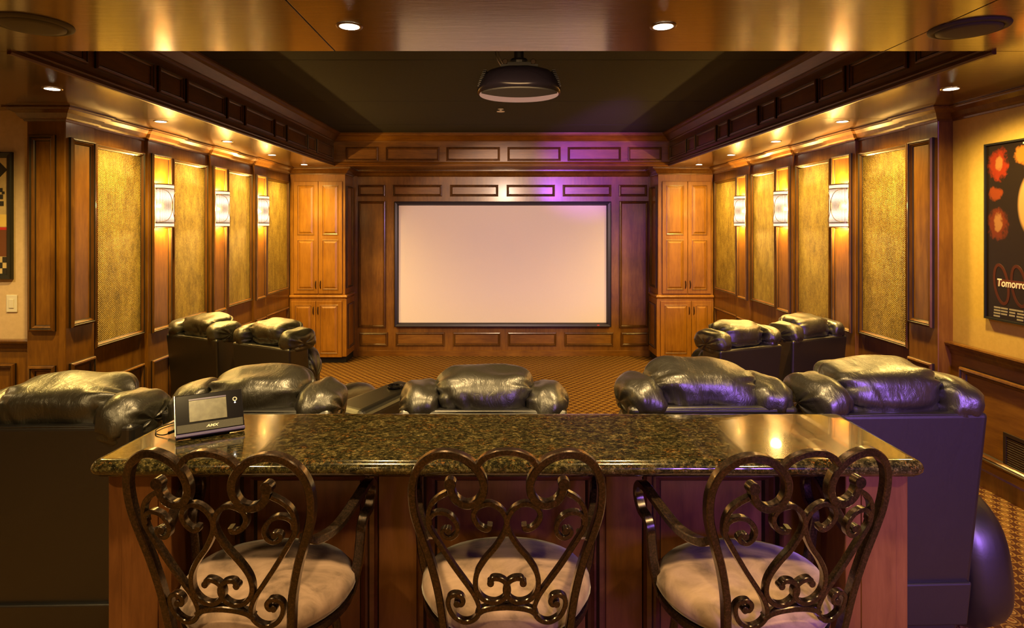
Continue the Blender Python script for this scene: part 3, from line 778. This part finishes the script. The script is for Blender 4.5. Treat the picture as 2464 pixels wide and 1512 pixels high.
tag(ct, 'long polished dark green-brown granite bar top with rounded edge', 'countertop')

# ------------------------------------------------------------------ bar stools
def unproj(px, py):
    kx = 3.204; px = 960+px/kx; py = 1040+py/kx
    k = (1.62-.1156)/(1-.196*(py-VY)/F)
    x = (px-VX)*k/F-.014; z = EYE-(py-VY)*k/F-RIS
    return Vector((x, k-1.86+.55*x*x-.03, z))
def both(fn):
    for s in (1, -1): fn(lambda pts: [Vector((p.x*s, p.y, p.z)) for p in pts])
CXZ = 833
def tr(pts, n=6):   # traced left half in zoomed pixels, centred on the stool axis
    return catmull([unproj(p[0]+(CXZ-833)+8, p[1]) for p in pts], n)
FRAME = [(360, 1600), (335, 1420), (300, 1200), (240, 980), (160, 770), (108, 610), (93, 450), (115, 330), (170, 235), (260, 168), (360, 145), (470, 163), (560, 213), (625, 290), (650, 370), (638, 445), (595, 500), (520, 522), (450, 498), (408, 445), (392, 372)]
ARCH = [(598, 222), (655, 165), (740, 128), (825, 118)]
SIDE = [(375, 440), (300, 485), (245, 545), (222, 620), (228, 710), (275, 790), (400, 970), (500, 1100), (575, 1200), (612, 1285), (608, 1350), (560, 1400), (490, 1412), (420, 1375), (382, 1310), (380, 1250), (415, 1218), (465, 1218), (492, 1250), (478, 1283), (445, 1280)]
CURL = [(238, 690), (240, 640), (280, 605), (345, 598), (405, 625), (447, 685), (442, 745), (400, 782), (350, 772), (333, 742), (350, 722), (378, 730)]
HEART = [(695, 668), (688, 698), (648, 700), (600, 668), (572, 615), (585, 560), (630, 522), (700, 510), (770, 545), (812, 605), (822, 660), (800, 735), (740, 835), (660, 930), (600, 1030), (585, 1120), (605, 1190), (660, 1240), (735, 1255), (800, 1225), (835, 1165), (820, 1110), (775, 1078), (720, 1075), (700, 1108)]
LOWARCH = [(600, 1345), (650, 1312), (730, 1293), (825, 1286)]
def stool(x, y, yaw, label):
    t = empty('bar_stool', (x, y, RIS), R(yaw)); tag(t, label, 'stool', 'bar stools')
    def mir(pts, s): return [Vector((p.x*s, p.y, p.z)) for p in pts]
    for s in (1, -1):
        fr = mir(tr(FRAME), s)
        mk('back_post', lambda bm: (sweep(bm, fr, .0215, .027, (0, 1, 0), .14), lathe(bm, [(.0145, -.014), (.0158, -.0125), (.0158, .0125), (.0145, .014)], 16, Matrix.Translation(fr[-1]) @ Matrix.Rotation(PI/2, 4, 'X'))), M_iron, t, smooth=True, sharp=32)
        for pts, nm, wd in ((SIDE, 'side_scroll', .0130), (CURL, 'curl_scroll', .0120), (HEART, 'heart_scroll', .0138)):
            P = mir(tr(pts), s)
            mk(nm, lambda bm: (sweep(bm, P, wd, .020, (0, 1, 0), .14), lathe(bm, [(.0082, -.0105), (.0095, -.0095), (.0095, .0095), (.0082, .0105)], 12, Matrix.Translation(P[-1]) @ Matrix.Rotation(PI/2, 4, 'X'))), M_iron, t, smooth=True, sharp=32)
        # rear leg goes on from the post
        e = fr[0]
        leg = catmull([e+Vector((0, 0, .02)), e, (s*.178, -.19, .55), (s*.20, -.235, .25), (s*.225, -.27, .012)], 6)
        mk('leg', lambda bm: sweep(bm, leg, .024, .024, (0, 1, 0)), M_iron, t, smooth=True, sharp=32)
        leg2 = catmull([(s*.165, .15, .66), (s*.18, .17, .5), (s*.20, .205, .25), (s*.225, .24, .012)], 6)
        mk('leg', lambda bm: sweep(bm, leg2, .024, .024, (0, 1, 0)), M_iron, t, smooth=True, sharp=32)
        # arm: leaves the post, dips, rises, rolls over and comes down to the seat frame
        arm = catmull([(s*.205, -.155, .945), (s*.222, -.11, .918), (s*.250, -.03, .915), (s*.275, .06, .948), (s*.288, .13, .972), (s*.290, .175, .962), (s*.290, .19, .925), (s*.286, .17, .885), (s*.280, .14, .87), (s*.276, .125, .84), (s*.272, .13, .80), (s*.262, .13, .72), (s*.238, .13, .63)], 6)
        mk('arm', lambda bm: sweep(bm, arm, .022, .030, (s, 0, 0), .14), M_iron, t, smooth=True, sharp=32)
    mk('top_arch', lambda bm: sweep(bm, tr(ARCH)+mir(tr(ARCH), -1)[::-1][1:], .0165, .022, (0, 1, 0), .14), M_iron, t, smooth=True, sharp=32)
    mk('lower_arch', lambda bm: sweep(bm, tr(LOWARCH)+mir(tr(LOWARCH), -1)[::-1][1:], .0165, .022, (0, 1, 0), .14), M_iron, t, smooth=True, sharp=32)
    prof = [(.02, .640), (.20, .640), (.236, .650), (.250, .673), (.247, .698), (.228, .722), (.18, .738), (.09, .747), (.01, .749)]
    mk('seat_cushion', lambda bm: lathe(bm, prof, 48, Matrix.Translation((0, .055, 0)) @ Matrix.Diagonal((.98, .90, 1, 1))), M_suede, t, smooth=True)
    mk('seat_frame', lambda bm: lathe(bm, [(.18, .615), (.235, .615), (.243, .625), (.243, .641), (.18, .641)], 48, Matrix.Translation((0, .055, 0)) @ Matrix.Diagonal((.98, .90, 1, 1)), cap0=False, cap1=False), M_iron, t, smooth=True, sharp=32)
    for nm in ('seat_cushion', 'seat_frame'):
        for ch in t.children:
            if ch.name.split('.')[0] == nm:
                for v in ch.data.vertices: v.co.x *= 1.06+.62*(v.co.y-.055); v.co.y = .055+(v.co.y-.055)*1.04
    mk('swivel_plate', lambda bm: lathe(bm, [(.09, .58), (.09, .62), (.19, .62)], 24), M_iron, t)
    mk('foot_ring', lambda bm: sweep(bm, [Vector((.232*math.cos(a), .232*math.sin(a)-.01, .28)) for a in (2*PI*k/40 for k in range(41))], .018, .018), M_iron, t, smooth=True, sharp=32)
    return t
stool(.014, 1.86, 0, 'wrought bronze scroll-back bar stool at the middle of the counter')
stool(-.724, 1.85, -5, 'wrought bronze scroll-back bar stool at the left end of the counter')
stool(.752, 1.85, 8, 'wrought bronze scroll-back bar stool at the right end of the counter')

# ------------------------------------------------------------------ text helper
def text_mesh(name, body, size, m, parent, M, extrude=.0006, align='CENTER', shear=0, sx=1):
    cu = bpy.data.curves.new(name, 'FONT'); cu.body = body; cu.size = size; cu.extrude = extrude; cu.align_x = align; cu.shear = shear; cu.offset = size*.022
    o = bpy.data.objects.new(name+'_tmp', cu); COL.objects.link(o)
    bpy.context.view_layer.update()
    me = bpy.data.meshes.new_from_object(o.evaluated_get(bpy.context.evaluated_depsgraph_get()))
    bpy.data.objects.remove(o)
    me.transform(M @ Matrix.Diagonal((sx, 1, 1, 1))); me.name = name; me.materials.clear()
    return link(name, me, parent, m)

# ------------------------------------------------------------------ touch panel on the bar
bl, brr = Vector((-1.062, 2.030)), Vector((-.880, 2.136))
yaw = math.atan2(brr.y-bl.y, brr.x-bl.x); W = (brr-bl).length
tp = empty('touch_panel', ((bl.x+brr.x)/2, (bl.y+brr.y)/2, ZC), yaw); tag(tp, 'black tilted touch-screen control panel on the left of the granite counter', 'touchscreen')
LN = Matrix.Translation((0, 0, .0165)) @ Matrix.Rotation(R(-33), 4, 'X')     # leans away from the camera
hw, hh = W/2, .135
def tbx(nm, a, m, p=tp, **k): return mk(nm, lambda bm: box(bm, *a, LN), m, p, **k)
tbx('body', (-hw, hw, 0, .012, 0, hh), M_gloss, bevel=.003)
tbx('chrome_edge', (-hw-.0015, -hw+.0005, .000, .012, 0, hh), M_chrome)
tbx('display', (-hw*.60, hw*.50, -.0012, 0.0005, .040, .112), noisy('hazy_display', (.08, .074, .055), (.14, .13, .095), 40, .3, bs=0), bevel=.0005)
M_violetp = plain('violet_plastic', (.055, .04, .16), .3)
tbx('status_strip', (-hw*.60, hw*.50, -.0015, 0.0005, .113, .118), M_violetp)
tbx('speaker_strip', (-hw*.96, hw*.96, -.0025, 0.0005, .006, .033), noisy('speaker_mesh', (.012, .011, .010), (.05, .045, .035), 900, .6), bevel=.0008)
tbx('base_lip', (-hw, hw, -.010, .014, -.010, .002), M_violetp, bevel=.003)
mk('button_ring', lambda bm: lathe(bm, [(.0045, 0), (.0062, .0012), (.0075, 0)], 20, LN @ Matrix.Translation((hw*.76, -.0004, .100)) @ Matrix.Rotation(PI/2, 4, 'X'), cap0=False, cap1=False), M_white, tp)
mk('indicator_light', lambda bm: lathe(bm, [(.002, 0), (.0015, .001)], 12, LN @ Matrix.Translation((hw*.76, -.0004, .088)) @ Matrix.Rotation(PI/2, 4, 'X')), emit('indicator', (1, .95, .8), 12), tp)
text_mesh('lettering', 'AMX', .0125, plain('white_print', (.7, .68, .6), .5), tp, LN @ Matrix.Translation((.004, -.0032, .0155)) @ Matrix.Rotation(PI/2, 4, 'X'), .0003, shear=.3, sx=1.3)
mk('stand', lambda bm: hexa(bm, [(-.06, .02, .001), (.06, .02, .001), (.06, .10, .001), (-.06, .10, .001)], [(-.05, .035, .055), (.05, .035, .055), (.05, .062, .055), (-.05, .062, .055)]), M_black, tp)
cb = mk('power_cable', lambda bm: (sweep(bm, catmull([(-1.085, 2.085, ZC+.020), (-1.105, 2.082, ZC+.012), (-1.13, 2.08, ZC+.005), (-1.165, 2.10, ZC+.004), (-1.185, 2.15, ZC+.004), (-1.165, 2.21, ZC+.004), (-1.12, 2.25, ZC+.005), (-1.09, 2.235, ZC+.012)], 6), .004, .004), sweep(bm, catmull([(-1.068, 2.075, ZC+.022), (-1.085, 2.083, ZC+.020), (-1.112, 2.081, ZC+.011)], 4), .010, .010)), M_black, None, smooth=True)
tag(cb, 'thin black power cable looping out of the touch panel on the counter', 'cable')

# ------------------------------------------------------------------ wall pieces
# poster (generic stand-in artwork, its lettering kept)
po = empty('framed_poster', (XR, 3.80, 2.05)); tag(po, 'tall dark film poster in a thin black frame on the yellow right wall', 'poster')
PY0, PY1, PZ0, PZ1 = -.42, .405, -.585, .585
def pframe(bm):
    ro = []
    for d, t in ((0, 0), (0, -.028), (.012, -.028), (.012, -.018)):
        ro.append([bm.verts.new((t, a, z)) for a, z in ((PY0+d, PZ0+d), (PY1-d, PZ0+d), (PY1-d, PZ1-d), (PY0+d, PZ1-d))])
    for a, c in zip(ro, ro[1:]):
        for i in range(4): bm.faces.new((a[i], a[(i+1) % 4], c[(i+1) % 4], c[i]))
mk('frame', pframe, M_matte, po)
m, nt, b = mat('poster_print'); M_post = m
tc = N(nt, 'ShaderNodeTexCoord'); sp = N(nt, 'ShaderNodeSeparateXYZ'); nt.links.new(tc.outputs['Object'], sp.inputs[0])
def blob(y0, z0, ry, rz):
    a = math_(nt, 'DIVIDE', math_(nt, 'SUBTRACT', sp.outputs['Y'], y0), ry); c = math_(nt, 'DIVIDE', math_(nt, 'SUBTRACT', sp.outputs['Z'], z0), rz)
    d = math_(nt, 'ADD', math_(nt, 'MULTIPLY', a, a), math_(nt, 'MULTIPLY', c, c)); return d
nzp = ntex(nt, coords(nt), 26, 6)
def soft(d, hard=False):
    d = math_(nt, 'ADD', d, math_(nt, 'MULTIPLY', math_(nt, 'SUBTRACT', nzp, .5), 0.0 if hard else 2.6))
    return math_(nt, 'SUBTRACT', 1.0, math_(nt, 'MINIMUM', math_(nt, 'MAXIMUM', math_(nt, 'MULTIPLY', math_(nt, 'SUBTRACT', d, .6), 6.0 if hard else 1.6), 0), 1))
c = (.012, .007, .005)
for (y0, z0, ry, rz, colr, hard) in ((.30, .44, .08, .10, (.22, .02, .004), False), (.32, .25, .06, .045, (.20, .035, .006), False), (.30, .05, .08, .10, (.12, .02, .004), False), (.08, .48, .08, .07, (.40, .14, .02), False),
                                      (.29, .45, .03, .05, (.30, .13, .04), False), (.295, .06, .035, .06, (.28, .13, .05), False), (-.02, .17, .19, .27, (.42, .24, .10), True)):
    c = mixc(nt, c, colr, soft(blob(y0, z0, ry, rz), hard))
nt.links.new(c, b.inputs['Base Color']); setp(b, rough=.35)
bx('print', (-.017, -.006, PY0+.010, PY1-.010, PZ0+.010, PZ1-.010), M_post, po)
MT = Matrix(((0, 0, -1, -.0185), (-1, 0, 0, 0), (0, 1, 0, 0), (0, 0, 0, 1)))
M_pw = plain('white_ink', (.75, .72, .66), .5)
for y_, rr, mm in ((.27, 1.0, (.07, .012, .004)), (.13, 1.0, (.06, .010, .004))):
    pts = [Vector((-.0180, y_+.055*math.cos(a)*rr+.02*math.sin(a), -.345+.125*math.sin(a))) for a in (2*PI*k/40 for k in range(41))]
    mk('printed_oval', lambda bm: sweep(bm, pts, .020, .0012, (1, 0, 0)), plain('red_ink', mm, .5), po)
bx('title_band', (-.0192, -.017, -.33, .30, -.357, -.312), plain('dark_red_band', (.10, .02, .012), .5), po)
text_mesh('title_lettering', 'Tomorrow', .070, M_pw, po, Matrix(((0, 0, -1, -.0196), (-1, 0, 0, .305), (0, 1, 0, -.358), (0, 0, 0, 1))), .0003, 'LEFT', sx=.86, shear=.12)
for k in range(4):
    for q in range(11):
        rnd = random.Random(k*20+q); y0 = .335-q*.062-rnd.random()*.006; w_ = .045+rnd.random()*.012
        if k == 3 and q % 3: continue
        bx('credit_line', (-.0185, -.017, y0-w_, y0, -.505-k*.019, -.4945-k*.019), plain('grey_ink', (.30, .27, .23), .6) if (k+q) == 0 else bpy.data.materials['grey_ink'], po)
for q in range(5):
    bx('cast_line', (-.0185, -.017, .10-q*.10-.085, .10-q*.10, .552, .562), M_pw, po)
# framed picture on the left
fp = empty('framed_picture', (-3.965, 4.60, 2.16)); tag(fp, 'black framed cream picture with chequered floor on the left wall', 'picture')
fp.location.y = 4.619
def fframe(bm):
    ro = []
    for d, t in ((0, 0), (0, -.022), (.006, -.03), (.030, -.026), (.042, -.014), (.042, -.006)):
        ro.append([bm.verts.new((a, t, z)) for a, z in ((-.35+d, -.47+d), (.35-d, -.47+d), (.35-d, .47-d), (-.35+d, .47-d))])
    for a, c in zip(ro, ro[1:]):
        for i in range(4): bm.faces.new((a[i], a[(i+1) % 4], c[(i+1) % 4], c[i]))
mk('frame', fframe, plain('black_wood_frame', (.012, .012, .008), .4), fp)
bx('print', (-.31, .31, -.009, -.001, -.43, .43), noisy('cream_print', (.55, .42, .20), (.66, .52, .27), 8, .5), fp)
M_ink = plain('black_ink', (.02, .018, .015), .5); M_br = plain('brown_ink', (.16, .05, .015), .5)
bx('bar_front', (-.31, .31, -.0105, -.008, -.30, -.10), M_br, fp)
bx('lamp_shade_print', (.17, .31, -.0112, -.0085, -.08, .01), plain('lamp_yellow_ink', (.85, .62, .16), .5), fp)
bx('red_sign_print', (.19, .31, -.0118, -.0085, -.105, -.085), plain('red_sign_ink', (.55, .03, .02), .5), fp)
k = 0
for i in range(17):
    for j in range(3):
        if (i+j) % 2 == 0: bx('chequer_tile', (-.31+i*.0365, -.31+(i+1)*.0365, -.0105, -.008, -.43+j*.042, -.388+j*.042), M_ink, fp)
for (a, z, w_, h_) in ((.22, .25, .035, .03), (.245, .19, .03, .03), (.25, .14, .028, .035), (.255, .09, .028, .035), (.27, .17, .02, .02)):
    bx('dark_motif', (a, a+w_, -.0108, -.008, z-h_/2, z+h_/2), M_ink, fp)
mk('diamond_motif', lambda bm: hexa(bm, [(.17, -.0108, .34), (.24, -.0108, .27), (.31, -.0108, .34), (.24, -.0108, .41)], [(.17, -.008, .34), (.24, -.008, .27), (.31, -.008, .34), (.24, -.008, .41)]), M_ink, fp)
# light switch
ls = empty('light_switch', (-3.626, 4.619, 1.510)); tag(ls, 'white light switch plate on the cream wall below the picture', 'switch')
bx('plate', (-.040, .040, -.007, 0, -.064, .064), M_white, ls, bevel=.003)
bx('rocker', (-.018, .018, -.012, -.006, -.033, .033), M_white, ls, bevel=.002)
# return air grille
vg = empty('air_vent', (XR-.012, 3.82, .62)); tag(vg, 'dark slotted air vent in the low wainscot at the right', 'vent')
M_vent = plain('brown_vent_metal', (.035, .020, .010), .45, .3)
def vframe(bm):
    for a in ((-.012, .0, -.23, .23, .105, .13), (-.012, 0, -.23, .23, -.13, -.105), (-.012, 0, .205, .23, -.105, .105), (-.012, 0, -.23, -.205, -.105, .105)): box(bm, *a)
mk('frame', vframe, M_vent, vg, bevel=.002)
bx('backing', (-.001, .003, -.21, .21, -.11, .11), M_matte, vg)
for k in range(14):
    z = -.098+k*.0148
    mk('slat', lambda bm: hexa(bm, [(-.010, -.205, z), (-.003, -.205, z+.004), (-.003, .205, z+.004), (-.010, .205, z)], [(-.010, -.205, z+.004), (-.003, -.205, z+.008), (-.003, .205, z+.008), (-.010, .205, z+.004)]), M_vent, vg)
